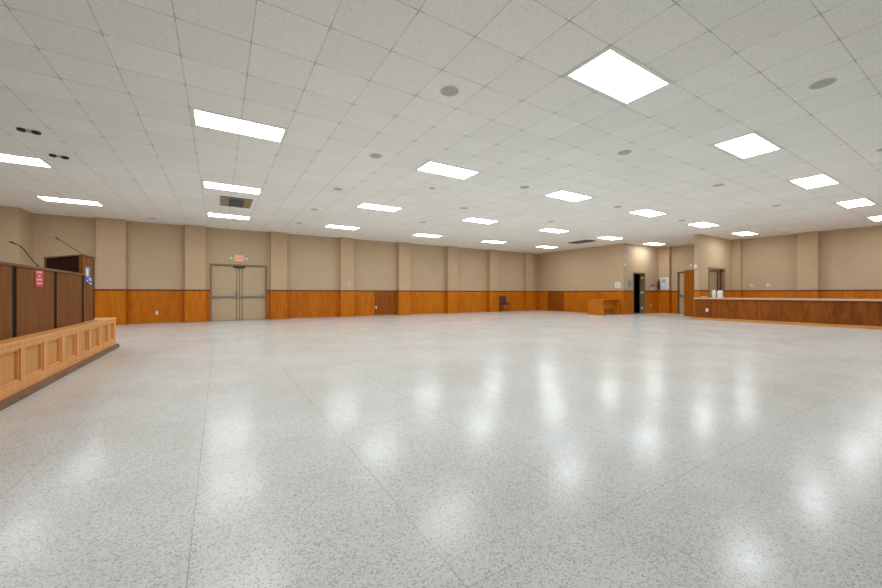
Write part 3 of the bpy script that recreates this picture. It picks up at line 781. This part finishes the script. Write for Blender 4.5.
obj('emblem', (lambda b_: [box(b_, XP-0.018, XP-0.015, 10.06+i*0.06, 10.10+i*0.06, z, z+0.045) for i in range(4) for z in (1.63, 1.69, 1.75)] and b_)(BM()), 'printed', t)
obj('print', (lambda b_: [box(b_, XP-0.018, XP-0.015, 9.97, 10.31, z, z+0.012) for z in (1.33, 1.38, 1.43, 1.48, 1.53)] and b_)(BM()), 'bluegrey', t)
t = thing('hand_sanitizer_dispenser', 'pale wall dispenser with grey cover right of the dark doorway', 'dispenser', (19.57, F1, 1.22))
obj('cover', mbox(19.42, 19.72, F1-0.09, F1, 1.40, 1.52, bev=0.015), 'printed', t)
obj('tank', mbox(19.46, 19.68, F1-0.08, F1, 1.21, 1.40, bev=0.012), 'dimwhite', t)
t = thing('fire_extinguisher', 'dark red fire extinguisher hanging in the corner beside the notice board', 'fire extinguisher', (20.13, F1-0.075, 1.27))
ex, ey = 20.13, F1-0.075
obj('cylinder', lathe(BM(), (ex, ey, 1.27), [(0.05, 0), (0.062, 0.02), (0.062, 0.36), (0.045, 0.42), (0.02, 0.45)]), 'extred', t, smooth=True)
bm = BM(); cyl(bm, (ex, ey, 1.72), (ex, ey, 1.77), 0.02); box(bm, ex-0.07, ex+0.03, ey-0.012, ey+0.012, 1.77, 1.785); box(bm, ex-0.08, ex+0.02, ey-0.01, ey+0.01, 1.80, 1.812)
obj('valve_handle', bm, 'black', t)
obj('hose', tube(BM(), [(ex-0.02, ey, 1.75), (ex-0.07, ey, 1.70), (ex-0.078, ey, 1.55), (ex-0.075, ey, 1.40)], 0.009), 'black', t, smooth=True)
obj('bracket', mbox(ex-0.03, ex+0.03, ey+0.06, F1, 1.40, 1.62), 'darkmetal', t)
# camera and siren near the corner of the doorway wall
t = thing('security_camera', 'small pale security camera high on the wall corner by the ceiling', 'camera', (17.08, F1, 3.12))
bm = BM(); cyl(bm, (17.08, F1, 3.12), (17.08, F1-0.04, 3.12), 0.05); cyl(bm, (17.08, F1-0.04, 3.12), (17.06, F1-0.12, 3.10), 0.018)
obj('bracket', bm, 'dimwhite', t, smooth=True)
bm = BM(); cyl(bm, (17.07, F1-0.08, 3.10), (17.02, F1-0.22, 3.05), 0.035); obj('body', bm, 'dimwhite', t, smooth=True)
t = thing('alarm_strobe', 'small white alarm strobe on the wall below the corner camera', 'alarm', (17.13, F1, 2.42))
obj('housing', mbox(17.06, 17.2, F1-0.05, F1, 2.40, 2.53, bev=0.01), 'white', t)
obj('lens', mbox(17.10, 17.16, F1-0.075, F1-0.05, 2.44, 2.49, bev=0.008), 'dimwhite', t)
t = thing('emergency_light', 'small two-headed emergency light at the wing wall edge above the open wooden door', 'emergency light', (17.0, F2+0.11, 2.11))
obj('housing', mbox(16.955, 17.0, F2+0.03, F2+0.15, 2.12, 2.24, bev=0.01), 'white', t)
for dy in (0.10, 0.27):
    bm = BM(); cyl(bm, (16.97, F2+0.0+dy, 2.25), (16.92, F2+0.0+dy, 2.235), 0.028, 0.034); obj('lamp_head', bm, 'white', t, smooth=True)

# ------------------------------------------------------------------ world, camera, colour
w = bpy.data.worlds.new('world'); sc.world = w; w.use_nodes = True
w.node_tree.nodes['Background'].inputs[0].default_value = (0.05, 0.05, 0.05, 1)
w.node_tree.nodes['Background'].inputs[1].default_value = 0.0
cd = bpy.data.cameras.new('camera'); cam = bpy.data.objects.new('camera', cd); col.objects.link(cam)
cam.location = (0, 0, EYE); cam.rotation_euler = (PI/2, 0, -YAW)
cd.sensor_width = 36; cd.lens = 360.8*36/882; cd.shift_y = -0.7/882
cd.clip_start = 0.02; cd.clip_end = 200
sc.camera = cam
vs_ = sc.view_settings
vs_.view_transform = 'Standard'; vs_.look = 'None'; vs_.exposure = 1.04; vs_.gamma = 1.0; vs_.use_curve_mapping = False
cy_ = sc.cycles
cy_.max_bounces = 10; cy_.diffuse_bounces = 7; cy_.glossy_bounces = 4
cy_.use_denoising = True; cy_.sample_clamp_indirect = 6.0
